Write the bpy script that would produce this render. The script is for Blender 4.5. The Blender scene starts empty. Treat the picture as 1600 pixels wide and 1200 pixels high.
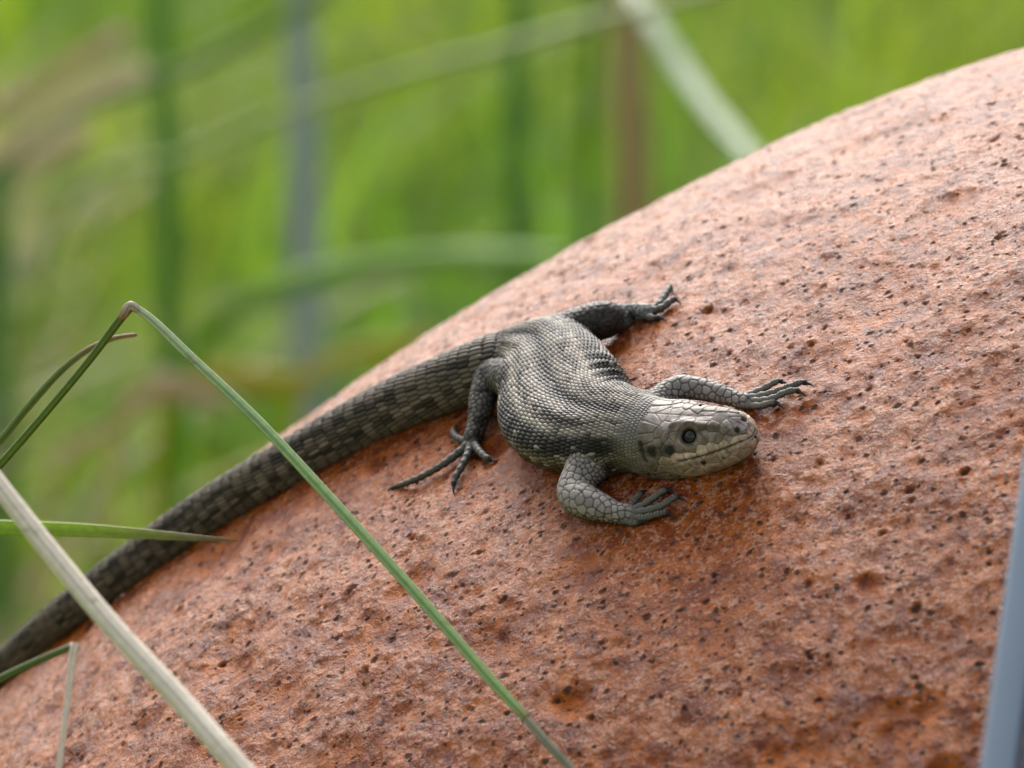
import bpy, math, random
import numpy as np
from mathutils import Vector, Matrix
from mathutils.bvhtree import BVHTree

rng = np.random.default_rng(7)
random.seed(7)
scene = bpy.context.scene
COL = scene.collection

# ------------------------------------------------------------------ camera, sky, sun, exposure
U = 6.5e-5                       # metres per modelling unit
FPX = 800 / math.tan(math.radians(10.3 / 2))   # distance camera - focus, in units
PITCH = math.radians(12)
CEN = np.array([2311.64, -3689.65, -10232.98 + FPX])   # dome centre seen from the focus point
RAD, SQ = 4513.0, 0.7               # dome half width, and its depth as a share of that
AXES = np.array([1.0, 1.0, SQ])
RIGHT = np.array([1.0, 0, 0])
FWD = np.array([0, math.cos(PITCH), -math.sin(PITCH)])
UPV = np.array([0, math.sin(PITCH), math.cos(PITCH)])
M3 = np.stack([RIGHT, UPV, -FWD], 1)           # local (right, up, towards viewer) -> world axes
GROUND_DROP = 0.24
ORIGIN = np.array([0, 0, 0.0])
ORIGIN[2] = GROUND_DROP - (M3 @ CEN)[2] * U    # focus point; ground is z = 0


def W(p):
    """local modelling units -> world metres"""
    return ORIGIN + U * (np.asarray(p, float) @ M3.T)


cam_d = bpy.data.cameras.new('camera')
cam = bpy.data.objects.new('camera', cam_d)
COL.objects.link(cam)
scene.camera = cam
cam_d.sensor_width = 36
cam_d.lens = 18 / math.tan(math.radians(10.3 / 2))
cam.matrix_world = Matrix([list(M3[i]) + [W([0, 0, FPX])[i]] for i in range(3)] + [[0, 0, 0, 1]])
cam_d.clip_start = 0.02
cam_d.clip_end = 2000
cam_d.dof.use_dof = True
cam_d.dof.focus_distance = (FPX + 90) * U
cam_d.dof.aperture_fstop = (cam_d.lens / 1000) / (84 * U)
cam_d.dof.aperture_blades = 0

SUN_EL, SUN_AZ = math.radians(39), math.radians(-8)   # azimuth from +Y (away from viewer) towards +X
world = bpy.data.worlds.new("World")
scene.world = world
world.use_nodes = True
wn, wl = world.node_tree.nodes, world.node_tree.links
sky = wn.new('ShaderNodeTexSky')
sky.sky_type = 'NISHITA'
sky.sun_disc = False
sky.sun_elevation = SUN_EL
sky.sun_rotation = SUN_AZ
sky.dust_density = 5.0
sky.air_density = 1.0
hs = wn.new('ShaderNodeHueSaturation')
hs.inputs['Saturation'].default_value = 0.33
wl.new(sky.outputs[0], hs.inputs['Color'])
wl.new(hs.outputs[0], wn['Background'].inputs['Color'])
wn['Background'].inputs['Strength'].default_value = 0.135
sun_d = bpy.data.lights.new('sun', 'SUN')
sun_d.energy = 1.35
sun_d.angle = math.radians(34)
sun_d.color = (1.0, 0.97, 0.93)
sun = bpy.data.objects.new('sun', sun_d)
COL.objects.link(sun)
sd = Vector((math.sin(SUN_AZ) * math.cos(SUN_EL), math.cos(SUN_AZ) * math.cos(SUN_EL), math.sin(SUN_EL)))
sun.rotation_euler = (-sd).to_track_quat('-Z', 'Y').to_euler()
sun.location = (0, 0, 5)
scene.view_settings.view_transform = 'Standard'
scene.view_settings.look = 'None'
scene.view_settings.gamma = 1
scene.view_settings.exposure = 0.93
scene.render.engine = 'CYCLES'
scene.cycles.use_denoising = True
scene.cycles.max_bounces = 6
scene.cycles.caustics_reflective = False
scene.cycles.caustics_refractive = False

# ------------------------------------------------------------------ helpers
def ray(px, py):
    return np.array([(px - 800) / FPX, (600 - py) / FPX, -1.0])


EYE = np.array([0, 0, FPX])


def P(px, py, z=0.0):
    """point seen at photo pixel (px, py) lying z units nearer than the focus plane"""
    return EYE + ray(px, py) * (FPX - z)


def on(px, py, h=0.0):
    """point seen at that pixel, h units above the dome surface"""
    d = ray(px, py); d /= np.linalg.norm(d)
    ax = RAD * AXES + h
    o, e = (EYE - CEN) / ax, d / ax
    A, B, C_ = e @ e, o @ e, o @ o - 1
    return EYE + d * ((-B - math.sqrt(max(B * B - A * C_, 0))) / A)


def nrm(p):
    v = (np.asarray(p) - CEN) / AXES ** 2
    return v / np.linalg.norm(v)


def height(p):
    """about how far a point lies above the dome"""
    v = (np.asarray(p) - CEN) / (RAD * AXES)
    f = np.linalg.norm(v, axis=-1)
    g = np.linalg.norm(v / (RAD * AXES), axis=-1) / f
    return (f - 1) / g


def unit(v):
    return v / np.maximum(np.linalg.norm(v, axis=-1, keepdims=True), 1e-12)


def cat_rom(nodes, step, tension=0.5):
    """resample rows (first three columns are a position) at about `step`"""
    n = np.asarray(nodes, float)
    ext = np.vstack([2 * n[0] - n[1], n, 2 * n[-1] - n[-2]])
    out = []
    for i in range(1, len(ext) - 2):
        p0, p1, p2, p3 = ext[i - 1:i + 3]
        ts = np.linspace(0, 1, 40, endpoint=False)[:, None]
        d01 = np.linalg.norm((p1 - p0)[:3]) ** .5; d12 = np.linalg.norm((p2 - p1)[:3]) ** .5; d23 = np.linalg.norm((p3 - p2)[:3]) ** .5
        d01 = max(d01, 1e-3); d12 = max(d12, 1e-3); d23 = max(d23, 1e-3)
        m1 = d12 * ((p1 - p0) / d01 - (p2 - p0) / (d01 + d12) + (p2 - p1) / d12)
        m2 = d12 * ((p2 - p1) / d12 - (p3 - p1) / (d12 + d23) + (p3 - p2) / d23)
        out.append((2 * ts**3 - 3 * ts**2 + 1) * p1 + (ts**3 - 2 * ts**2 + ts) * m1 + (-2 * ts**3 + 3 * ts**2) * p2 + (ts**3 - ts**2) * m2)
    out.append(n[-1:])
    c = np.vstack(out)
    s = np.r_[0, np.cumsum(np.linalg.norm(np.diff(c[:, :3], axis=0), axis=1))]
    m = max(int(s[-1] / step), 3)
    si = np.linspace(0, s[-1], m + 1)
    return np.stack([np.interp(si, s, c[:, k]) for k in range(c.shape[1])], 1), si


def grid_faces(nr, nc, wrap=True, off=0):
    r = np.arange(nr - 1)[:, None]
    c = np.arange(nc if wrap else nc - 1)[None, :]
    c2 = (c + 1) % nc
    f = np.stack([r * nc + c, r * nc + c2, (r + 1) * nc + c2, (r + 1) * nc + c], -1).reshape(-1, 4)
    return f + off


def make_mesh(name, verts, faces, mat=None, attrs=None, world=False, smooth=True):
    me = bpy.data.meshes.new(name)
    v = np.asarray(verts, np.float64) if world else W(verts)
    faces = np.asarray(faces, np.int32)
    me.vertices.add(len(v))
    me.vertices.foreach_set('co', v.astype(np.float32).ravel())
    k = faces.shape[1]
    me.loops.add(faces.size)
    me.loops.foreach_set('vertex_index', faces.ravel())
    me.polygons.add(len(faces))
    me.polygons.foreach_set('loop_start', np.arange(0, faces.size, k, dtype=np.int32))
    me.polygons.foreach_set('use_smooth', np.full(len(faces), smooth))
    me.update(calc_edges=True)
    me.validate()
    for an, a in (attrs or {}).items():
        a = np.asarray(a, np.float32)
        if a.ndim == 1:
            at = me.attributes.new(an, 'FLOAT', 'POINT'); at.data.foreach_set('value', a)
        else:
            at = me.attributes.new(an, 'FLOAT_COLOR', 'POINT')
            at.data.foreach_set('color', np.c_[a, np.ones(len(a))].astype(np.float32).ravel())
    if mat:
        me.materials.append(mat)
    return me


def add(name, me, label=None, cat=None, group=None, kind=None, parent=None):
    o = bpy.data.objects.new(name, me)
    COL.objects.link(o)
    if label: o['label'] = label
    if cat: o['category'] = cat
    if group: o['group'] = group
    if kind: o['kind'] = kind
    if parent: o.parent = parent
    return o


# smooth lattice noise (numpy), 2-D and 3-D
_T2 = rng.random((256, 256))
_T3 = rng.random((32, 32, 32))


def noise2(x, y):
    xi, yi = np.floor(x).astype(int), np.floor(y).astype(int)
    fx, fy = x - xi, y - yi
    fx = fx * fx * (3 - 2 * fx); fy = fy * fy * (3 - 2 * fy)
    g = lambda a, b: _T2[(xi + a) & 255, (yi + b) & 255]
    return (g(0, 0) * (1 - fx) + g(1, 0) * fx) * (1 - fy) + (g(0, 1) * (1 - fx) + g(1, 1) * fx) * fy - .5


def noise3(p):
    i = np.floor(p).astype(int); f = p - i
    f = f * f * (3 - 2 * f)
    r = 0
    for a in (0, 1):
        for b in (0, 1):
            for c in (0, 1):
                w = (f[..., 0] if a else 1 - f[..., 0]) * (f[..., 1] if b else 1 - f[..., 1]) * (f[..., 2] if c else 1 - f[..., 2])
                r = r + w * _T3[(i[..., 0] + a) & 31, (i[..., 1] + b) & 31, (i[..., 2] + c) & 31]
    return r - .5


def fbm3(p, n=3):
    return sum(noise3(p * 2.03 ** k + 7.1 * k) * .5 ** k for k in range(n))


def sstep(a, b, x):
    t = np.clip((x - a) / (b - a), 0, 1)
    return t * t * (3 - 2 * t)


# ------------------------------------------------------------------ materials
class NT:
    def __init__(s, name):
        s.m = bpy.data.materials.new(name); s.m.use_nodes = True
        s.n = s.m.node_tree.nodes; s.l = s.m.node_tree.links
        s.b = s.n['Principled BSDF']

    def node(s, t, **kw):
        n = s.n.new(t)
        for k, v in kw.items():
            if hasattr(n, k): setattr(n, k, v)
        return n

    def link(s, a, b): s.l.new(a, b)

    def set(s, sock, v):
        if hasattr(v, 'is_output') or isinstance(v, bpy.types.NodeSocket): s.l.new(v, sock)
        else: sock.default_value = v

    def noise(s, vec, scale, detail=3, rough=.55, dist=0):
        n = s.n.new('ShaderNodeTexNoise')
        n.inputs['Scale'].default_value = scale; n.inputs['Detail'].default_value = detail
        n.inputs['Roughness'].default_value = rough; n.inputs['Distortion'].default_value = dist
        if vec is not None: s.l.new(vec, n.inputs['Vector'])
        return n.outputs['Fac']

    def ramp(s, fac, a, b, lo=0.0, hi=1.0):
        n = s.n.new('ShaderNodeMapRange'); n.interpolation_type = 'SMOOTHSTEP'
        for k, v in zip(('From Min', 'From Max', 'To Min', 'To Max'), (a, b, lo, hi)): s.set(n.inputs[k], v)
        s.l.new(fac, n.inputs['Value'])
        return n.outputs[0]

    def mix(s, fac, a, b, mode='MIX'):
        n = s.n.new('ShaderNodeMix'); n.data_type = 'RGBA'; n.blend_type = mode
        s.set(n.inputs[0], fac)
        s.set(n.inputs[6], (*a, 1) if isinstance(a, tuple) else a)
        s.set(n.inputs[7], (*b, 1) if isinstance(b, tuple) else b)
        return n.outputs[2]

    def math(s, op, a, b=0.0):
        n = s.n.new('ShaderNodeMath'); n.operation = op
        s.set(n.inputs[0], a); s.set(n.inputs[1], b)
        return n.outputs[0]

    def attr(s, name, out='Fac'):
        n = s.n.new('ShaderNodeAttribute'); n.attribute_name = name
        return n.outputs[out]

    def coords(s, scale):
        tc = s.n.new('ShaderNodeTexCoord'); mp = s.n.new('ShaderNodeMapping')
        mp.inputs['Scale'].default_value = scale if isinstance(scale, tuple) else (scale,) * 3
        s.l.new(tc.outputs['Object'], mp.inputs['Vector'])
        return mp.outputs[0]

    def bump(s, h, strength, dist, prev=None):
        n = s.n.new('ShaderNodeBump'); n.inputs['Strength'].default_value = strength
        n.inputs['Distance'].default_value = dist
        s.l.new(h, n.inputs['Height'])
        if prev is not None: s.l.new(prev, n.inputs['Normal'])
        return n.outputs[0]


def mat_rust():
    t = NT('rust')
    c = t.coords(1 / U / 100)           # one unit = 100 modelling units
    big = t.noise(c, .45, 3)
    mid = t.noise(c, 1.9, 5, .62)
    fine = t.noise(c, 6.0, 5, .66, .15)
    vfine = t.noise(c, 15.0, 5, .68)
    orange = t.mix(t.ramp(mid, .3, .7), (.165, .025, .003), (.44, .108, .002))
    orange = t.mix(t.ramp(t.noise(c, 4.3, 4), .50, .72), orange, (.14, .028, .012))
    # thin pale crust lies in flakes on the high grain, less of it in the hollows
    thr = t.math('ADD', t.math('MULTIPLY', t.math('SUBTRACT', vfine, .5), 1.0),
                 t.math('ADD', t.math('MULTIPLY', t.math('SUBTRACT', fine, .5), .75),
                        t.math('ADD', t.math('MULTIPLY', t.math('SUBTRACT', mid, .5), .32), t.math('MULTIPLY', t.math('SUBTRACT', big, .5), .3))))
    thr = t.math('SUBTRACT', thr, t.math('MULTIPLY', t.attr('hollow'), .3))
    crust = t.ramp(thr, -.02, .12, 0, .85)
    flake = t.mix(t.ramp(thr, .02, .14), (.30, .088, .028), (.49, .235, .145))
    colr = t.mix(crust, orange, flake)
    colr = t.mix(t.ramp(t.noise(c, 11.0, 3, .5), .58, .70, 0, .8), colr, (.062, .026, .020))
    # fine pits of two sizes, irregular in outline
    wob = t.n.new('ShaderNodeVectorMath'); wob.operation = 'MULTIPLY_ADD'
    nz = t.n.new('ShaderNodeTexNoise'); nz.inputs['Scale'].default_value = 9; nz.inputs['Detail'].default_value = 2
    t.link(c, nz.inputs['Vector']); t.link(nz.outputs['Color'], wob.inputs[0])
    wob.inputs[1].default_value = (.11, .11, .11); t.link(c, wob.inputs[2])
    pits = None
    for sc, rmin, rmax in ((3.3, .01, .16), (5.4, -.02, .17), (8.5, -.06, .16)):
        v = t.n.new('ShaderNodeTexVoronoi'); v.inputs['Scale'].default_value = sc
        t.link(wob.outputs[0], v.inputs['Vector'])
        sep = t.n.new('ShaderNodeSeparateColor'); t.link(v.outputs['Color'], sep.inputs[0])
        r = t.math('ADD', t.math('MULTIPLY', sep.outputs[0], rmax - rmin), rmin)
        r = t.math('MULTIPLY', r, 1.45 if sc < 4 else 1.6)
        k = t.ramp(t.math('SUBTRACT', r, v.outputs['Distance']), -.07, .07)
        pits = k if pits is None else t.math('MAXIMUM', pits, k)
    pit = t.attr('pit')
    pitn = t.ramp(t.math('ADD', pit, t.math('MULTIPLY', t.math('SUBTRACT', vfine, .5), .5)), .25, .7)
    allp = t.math('MAXIMUM', pits, pitn)
    colr = t.mix(t.math('MULTIPLY', allp, .93), colr, t.mix(t.ramp(fine, .35, .6), (.028, .016, .014), (.105, .062, .050)))
    t.link(colr, t.b.inputs['Base Color'])
    rg = t.mix(crust, (.27, .27, .27), (.33, .33, .33))
    t.link(rg, t.b.inputs['Roughness'])
    b0 = t.bump(t.math('MULTIPLY', pits, -1.0), .8, 4.5 * U)
    b1 = t.bump(fine, .9, 7.0 * U, b0)
    b2 = t.bump(vfine, 1.0, 3.6 * U, b1)
    t.link(b2, t.b.inputs['Normal'])
    t.link(t.math('MULTIPLY', t.math('SUBTRACT', 1.0, allp), .15), t.b.inputs['Specular IOR Level'])
    return t.m


def mat_skin():
    t = NT('lizard_skin')
    c = t.coords(1 / U / 100)
    colr = t.mix(1.0, t.attr('skin', 'Color'), t.mix(t.noise(c, 30, 3), (.72, .72, .72), (1.25, 1.25, 1.25)), 'MULTIPLY')
    t.link(colr, t.b.inputs['Base Color'])
    t.b.inputs['Roughness'].default_value = .47
    t.b.inputs['Specular IOR Level'].default_value = .22
    t.link(t.bump(t.noise(c, 60, 3), .25, 1.2 * U), t.b.inputs['Normal'])
    return t.m


def mat_plain(name, colr, rough=.5, spec=.5, var=.0, scale=20.0):
    t = NT(name)
    c = t.coords(scale)
    if var:
        k = t.mix(t.noise(c, 1.0, 4), tuple(max(x * (1 - var), 0) for x in colr), tuple(x * (1 + var) for x in colr))
        t.link(k, t.b.inputs['Base Color'])
    else:
        t.b.inputs['Base Color'].default_value = (*colr, 1)
    t.b.inputs['Roughness'].default_value = rough
    t.b.inputs['Specular IOR Level'].default_value = spec
    return t.m


def mat_blade(name, attr='tint', trans=.35, rough=.45, streak=0.0):
    """thin leaf or stalk: colour from the mesh attribute, some light passing through"""
    t = NT(name)
    colr = t.attr(attr, 'Color')
    if streak:
        colr = t.mix(1.0, colr, t.mix(t.ramp(t.attr('rib'), .3, .7), (1 - streak,) * 3, (1 + streak,) * 3), 'MULTIPLY')
    if streak:      # fine veins, faint brown flecks
        c = t.coords(1 / U / 100)
        colr = t.mix(1.0, colr, t.mix(t.noise(c, 9.0, 4, .7), (.62, .60, .55), (1.34, 1.32, 1.30)), 'MULTIPLY')
        colr = t.mix(t.ramp(t.noise(c, 4.0, 4, .6), .62, .72, 0, .55), colr, (.20, .14, .06))
    t.link(colr, t.b.inputs['Base Color'])
    t.b.inputs['Roughness'].default_value = rough
    t.b.inputs['Specular IOR Level'].default_value = .35
    if trans:
        tr = t.n.new('ShaderNodeBsdfTranslucent'); t.link(colr, tr.inputs['Color'])
        mx = t.n.new('ShaderNodeMixShader'); mx.inputs[0].default_value = trans
        t.link(t.b.outputs[0], mx.inputs[1]); t.link(tr.outputs[0], mx.inputs[2])
        t.link(mx.outputs[0], t.n['Material Output'].inputs['Surface'])
    return t.m


def mat_ground():
    t = NT('soil')
    c = t.coords(1.0)
    k = t.mix(t.ramp(t.noise(c, 3.0, 6), .35, .65), (.10, .17, .02), (.16, .20, .035))
    k = t.mix(t.ramp(t.noise(c, 11.0, 5), .5, .7), k, (.16, .13, .07))
    t.link(k, t.b.inputs['Base Color'])
    t.b.inputs['Roughness'].default_value = .9
    t.link(t.bump(t.noise(c, 40, 5), .6, .02), t.b.inputs['Normal'])
    return t.m


# ------------------------------------------------------------------ ground
gm = mat_ground()
n = 60
gx = np.sign(np.linspace(-1, 1, n)) * np.abs(np.linspace(-1, 1, n)) ** 4 * 900
gy = gx + .6
XX, YY = np.meshgrid(gx, gy, indexing='ij')
dd = np.hypot(XX, YY)
ZZ = noise2(XX * .9 + 40, YY * .9 + 40) * .05 * sstep(.6, 3, dd) + noise2(XX * .05 + 9, YY * .05 + 9) * 1.2 * sstep(8, 60, dd)
add('ground', make_mesh('ground', np.stack([XX, YY, ZZ], -1).reshape(-1, 3), grid_faces(n, n, False), gm, world=True), kind='structure')

# ------------------------------------------------------------------ rusty dome
def build_dome():
    rv = np.array([-.55, .83, 0]); rv /= np.linalg.norm(rv)
    tv = np.array([rv[1], -rv[0], 0]); zv = np.array([0, 0, 1.0])
    corners = [(on(*p) - CEN) / AXES for p in [(0, 1200), (1600, 1200), (1600, 90), (800, 1200), (500, 640), (200, 890), (40, 1040)]]
    al = [math.atan2(c @ tv, c @ rv) for c in corners]; be = [math.asin(c @ zv / RAD) for c in corners]
    a0, a1, b0, b1 = min(al) - .02, max(al) + .02, -.05, max(be) + .03
    st_a, st_b = 4.5 / RAD, 6.2 / RAD
    grow = lambda start, stop, s: start + np.sign(stop - start) * np.abs(stop - start) * (np.linspace(0, 1, s + 1)[1:]) ** 2.2
    A = np.r_[grow(a0, a0 - math.pi, 46)[::-1][1:], np.arange(a0, a1, st_a), grow(a1, a0 + math.pi, 46)[:-1]]
    VS = .79                      # mean arc length per unit angle across the visible face
    B = np.r_[grow(b0, -math.pi / 2, 34)[::-1], np.arange(b0, b1, st_b), grow(b1, math.pi / 2, 34)]
    AA, BB = np.meshgrid(A, B, indexing='ij')
    n3 = (np.cos(BB)[..., None] * (np.cos(AA)[..., None] * rv + np.sin(AA)[..., None] * tv) + np.sin(BB)[..., None] * zv)
    nr, nc = AA.shape
    u = AA * RAD; v = BB * RAD * VS
    nt_ = unit(n3 / AXES)
    inside = sstep(a0 - .1, a0, AA) * (1 - sstep(a1, a1 + .1, AA)) * sstep(b0 - .1, b0, BB) * (1 - sstep(b1, b1 + .1, BB))
    p3 = n3 * AXES * RAD / 100
    h = fbm3(p3 * .35, 3) * 8 + fbm3(p3 * 1.7, 3) * 6 + fbm3(p3 * 5.5, 3) * 3.9
    pit = np.zeros_like(h); hollow = np.zeros_like(h)
    ia0 = np.searchsorted(A, a0); ib0 = np.searchsorted(B, b0)
    U0, V0 = a0 * RAD, b0 * RAD * VS
    W_, H_ = (a1 - a0) * RAD, (b1 - b0) * RAD * VS

    def stamp(cu, cv, r, asp, ang, depth, soft, dark, holl=0., rim=0.):
        R2 = r * 2.2 * max(asp, 1)
        i0 = int((cu - R2 - U0) / (st_a * RAD)) + ia0; i1 = int((cu + R2 - U0) / (st_a * RAD)) + ia0 + 2
        j0 = int((cv - R2 - V0) / (st_b * RAD * VS)) + ib0; j1 = int((cv + R2 - V0) / (st_b * RAD * VS)) + ib0 + 2
        i0, j0 = max(i0, ia0), max(j0, ib0)
        if i1 <= i0 or j1 <= j0: return
        uu = u[i0:i1, j0:j1] - cu; vv = v[i0:i1, j0:j1] - cv
        ca, sa = math.cos(ang), math.sin(ang)
        x = (uu * ca + vv * sa) / asp; y = -uu * sa + vv * ca
        d = np.hypot(x, y) / r * (1 + .5 * noise2(u[i0:i1, j0:j1] / r * .8 + 31, v[i0:i1, j0:j1] / r * .8 + 17))
        k = 1 - sstep(1 - soft, 1 + soft * .6, d)
        h[i0:i1, j0:j1] -= depth * k
        if rim: h[i0:i1, j0:j1] += rim * np.exp(-((d - 1.35) / .3) ** 2)
        if dark: pit[i0:i1, j0:j1] = np.maximum(pit[i0:i1, j0:j1], dark * k)
        if holl: hollow[i0:i1, j0:j1] = np.maximum(hollow[i0:i1, j0:j1], holl * (1 - sstep(.5, 1.6, d)))

    area = W_ * H_
    R = lambda a, b: random.uniform(a, b)
    def spots(spacing):
        m = int(area / spacing ** 2)
        return [(U0 + R(0, 1) * W_, V0 + R(0, 1) * H_) for _ in range(m)]
    for cu, cv in spots(250): stamp(cu, cv, R(22, 60), R(1, 1.8), R(0, 3.14), R(4, 10), .8, 0, R(.4, 1.0))
    # jittered lattice so the pits keep apart
    sp = 120
    for i in range(int(W_ / sp) + 1):
        for j in range(int(H_ / sp) + 1):
            if random.random() < .3: continue
            r = random.choice([4, 4.5, 5, 5.5, 6, 7])
            stamp(U0 + (i + R(-.1, 1.1)) * sp, V0 + (j + R(-.1, 1.1)) * sp, r, R(1, 1.7), R(-.6, .6), r * R(.35, .6), .6, R(.6, 1), R(0, .6), R(.3, 1.6))
    for cu, cv in spots(600):
        r = R(6, 10); stamp(cu, cv, r, R(1, 1.9), R(-.7, .7), r * R(.5, .9), .5, R(.55, .9), 1., 1.5)
    verts = (n3 * RAD * AXES + nt_ * (h * inside)[..., None]).reshape(-1, 3) + CEN
    faces = grid_faces(nc, nr, False)
    # layout is [a][b]; wrap in a
    idx = np.arange(nr * nc).reshape(nr, nc)
    i2 = np.roll(idx, -1, 0)
    faces = np.stack([idx[:, :-1], i2[:, :-1], i2[:, 1:], idx[:, 1:]], -1).reshape(-1, 4)
    me = make_mesh('rusty_dome', verts, faces, mat_rust(), {'pit': (pit * inside).ravel(), 'hollow': (hollow * inside).ravel()})
    add('rusty_dome', me, 'large domed sheet of rusted orange metal, finely pitted, that the lizard basks on', 'rusty metal')


build_dome()

# ------------------------------------------------------------------ lizard
def ring_profile(w, top, bot, nt, nb, taper, K, roll=0.0):
    """closed cross-section, K points at equal arc steps, index 0 and K at the belly, K/2 on the back"""
    th = np.linspace(-math.pi / 2, 1.5 * math.pi, 241)
    c, s = np.cos(th), np.sin(th)
    nn = np.where(s > 0, nt, nb)
    x = w * np.sign(c) * np.abs(c) ** (2 / nn)
    z = np.where(s > 0, top, bot) * np.sign(s) * np.abs(s) ** (2 / nn)
    x = x * (1 - taper * np.clip(z / max(top, 1e-6), -1, 1) * np.where(z > 0, 1, .35))
    L = np.r_[0, np.cumsum(np.hypot(np.diff(x), np.diff(z)))]
    q = np.linspace(0, L[-1], K, endpoint=False)
    return np.interp(q, L, x), np.interp(q, L, z), L[-1]


def frames(pos, ups):
    t = np.gradient(pos, axis=0)
    for _ in range(3):
        t[1:-1] = (t[:-2] + 2 * t[1:-1] + t[2:]) / 4
    t = unit(t)
    n = unit(ups - (ups * t).sum(1, keepdims=True) * t)
    b = np.cross(n, t)      # animal's left for t = forward
    return t, n, b


HB = on(1000, 676, 46)
def hd(px, py, dz): return P(px, py, HB[2] + dz)
#        position, half width, top, bottom, top exp, bottom exp, taper, region(0 tail 1 trunk 2 head)
body_nodes = []
def bn(p, w, top, bot, nt=2.2, nb=2.6, tp=0.0, reg=0.0): body_nodes.append([*p, w, top, bot, nt, nb, tp, reg])
for px, py, r in [(-330, 1318, 9), (-215, 1222, 16), (-100, 1128, 22), (0, 1046, 26), (100, 962, 30), (200, 886, 33), (330, 796, 36), (480, 708, 39), (600, 643, 43), (700, 600, 47), (768, 574, 50)]:
    bn(on(px, py, r * .8), r, r, r * .9, 2.1, 2.3, .0, 0)
bn(on(818, 556, 40), 58, 47, 42, 2.1, 2.5, 0, .35)
bn(on(850, 556, 40), 72, 48, 42, 2.1, 2.5, 0, 1)
bn(on(864, 580, 41), 90, 48, 44, 2.1, 2.5, 0, 1)
bn(on(870, 608, 42), 104, 46, 45, 2.1, 2.5, 0, 1)
bn(on(884, 637, 43), 106, 47, 46, 2.1, 2.5, 0, 1)
bn(on(914, 661, 45), 97, 49, 48, 2.1, 2.5, 0, 1)
bn(on(955, 671, 46), 80, 51, 50, 2.2, 2.4, 0, 1)
bn(HB, 64, 50, 53, 2.3, 2.3, .02, 1)
bn(hd(1036, 684, 26), 63, 53, 58, 2.4, 2.3, .10, 2)
bn(hd(1075, 686, 55), 60, 52, 54, 2.45, 2.3, .16, 2)
bn(hd(1110, 686, 80), 53, 49, 46, 2.45, 2.3, .16, 2)
bn(hd(1140, 684, 100), 44, 46, 38, 2.6, 2.3, .16, 2)
bn(hd(1160, 683, 115), 35, 38, 31, 2.4, 2.3, .1, 2)
bn(hd(1171, 683, 124), 24, 26, 23, 2.2, 2.2, .05, 2)
bn(hd(1178, 683, 129), 12, 13, 12, 2.1, 2.1, 0, 2)
bn(hd(1180, 683, 131), 2, 2, 2, 2, 2, 0, 2)

K = 408
path, S = cat_rom(body_nodes, 1.0)
# keep rings dense on trunk and head, sparse on the tail
reg = path[:, 9]
keep = np.ones(len(S), bool)
tail_i = np.where(reg < .02)[0]
keep[tail_i] = (tail_i % 3 == 0)
path, S, reg = path[keep], S[keep], reg[keep]
pos = path[:, :3]
ups = np.array([nrm(p) for p in pos])
T, N, Bv = frames(pos, ups)
NRb = len(S)
i_hip = int(np.argmin(np.linalg.norm(pos - on(818, 556, 40), axis=1))); i_neck = int(np.argmin(np.linalg.norm(pos - HB, axis=1)))
S_hip, S_neck = S[i_hip], S[i_neck]
verts = np.zeros((NRb, K, 3)); per = np.zeros(NRb)
for i in range(NRb):
    w, top, bot, nt, nb, tp = path[i, 3:9]
    x, z, L = ring_profile(max(w, .5), max(top, .5), max(bot, .5), max(nt, 2), max(nb, 2), tp, K)
    per[i] = L
    verts[i] = pos[i] + x[:, None] * -Bv[i] + z[:, None] * N[i]
# slight flattening on the surface the belly touches
def above(v, minh):
    n_ = unit((v - CEN) / AXES ** 2)
    return v + n_ * np.maximum(minh - height(v), 0)[..., None]
trunk = verts[:i_neck]; trunk[:] = above(trunk, -6)
fr = np.arange(K) / K - .5                      # 0 on the back, +-.5 on the belly
Sg = np.repeat(S[:, None], K, 1); Fg = np.repeat(fr[None], NRb, 0)


def vnormals(v, wrap=True):
    du = np.gradient(v, axis=0)
    dv = (np.roll(v, -1, 1) - np.roll(v, 1, 1))
    return unit(np.cross(dv, du))


nor = vnormals(verts)
if ((verts - pos[:, None]) * nor).sum() < 0: nor = -nor

# ----- scales of trunk and tail
def hashf(a, b, k=0):
    x = np.sin(a * 127.1 + b * 311.7 + k * 74.7) * 43758.5453
    return x - np.floor(x)


def scale_field(s, f, nper, perim, L, wrapn):
    """staggered rows of scales: returns height, seam, per-scale randoms"""
    row0 = np.floor(s / L)
    wid = perim / nper
    best = np.full(s.shape, 1e9); sec = np.full(s.shape, 1e9)
    bi = np.zeros_like(s); bj = np.zeros_like(s); bu = np.zeros_like(s)
    for dr in (-1, 0, 1):
        r = row0 + dr
        off = .5 * (r % 2)
        v = f * nper
        for dj in (0, 1):
            j = np.floor(v - off) + dj
            jit1 = (hashf(r, j, 1) - .5) * .22; jit2 = (hashf(r, j, 2) - .5) * .22
            cu = (r + .5 + jit1) * L; cv = j + off + jit2
            du = s - cu; dv = (v - cv) * wid
            d = np.sqrt((du / L * wid * 1.02) ** 2 + dv ** 2) / wid
            m = d < best
            sec = np.where(m, best, np.minimum(sec, d))
            bi = np.where(m, r, bi); bj = np.where(m, j, bj); bu = np.where(m, du / L, bu)
            best = np.where(m, d, best)
    edge = sec - best
    return edge, best, bu, bi, bj, wid


disp = np.zeros((NRb, K)); colr = np.zeros((NRb, K, 3))
isT = np.arange(NRb) < i_hip; isH = np.arange(NRb) >= i_neck
hip_w = sstep(S_hip - 60, S_hip + 20, S)[:, None]
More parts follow.
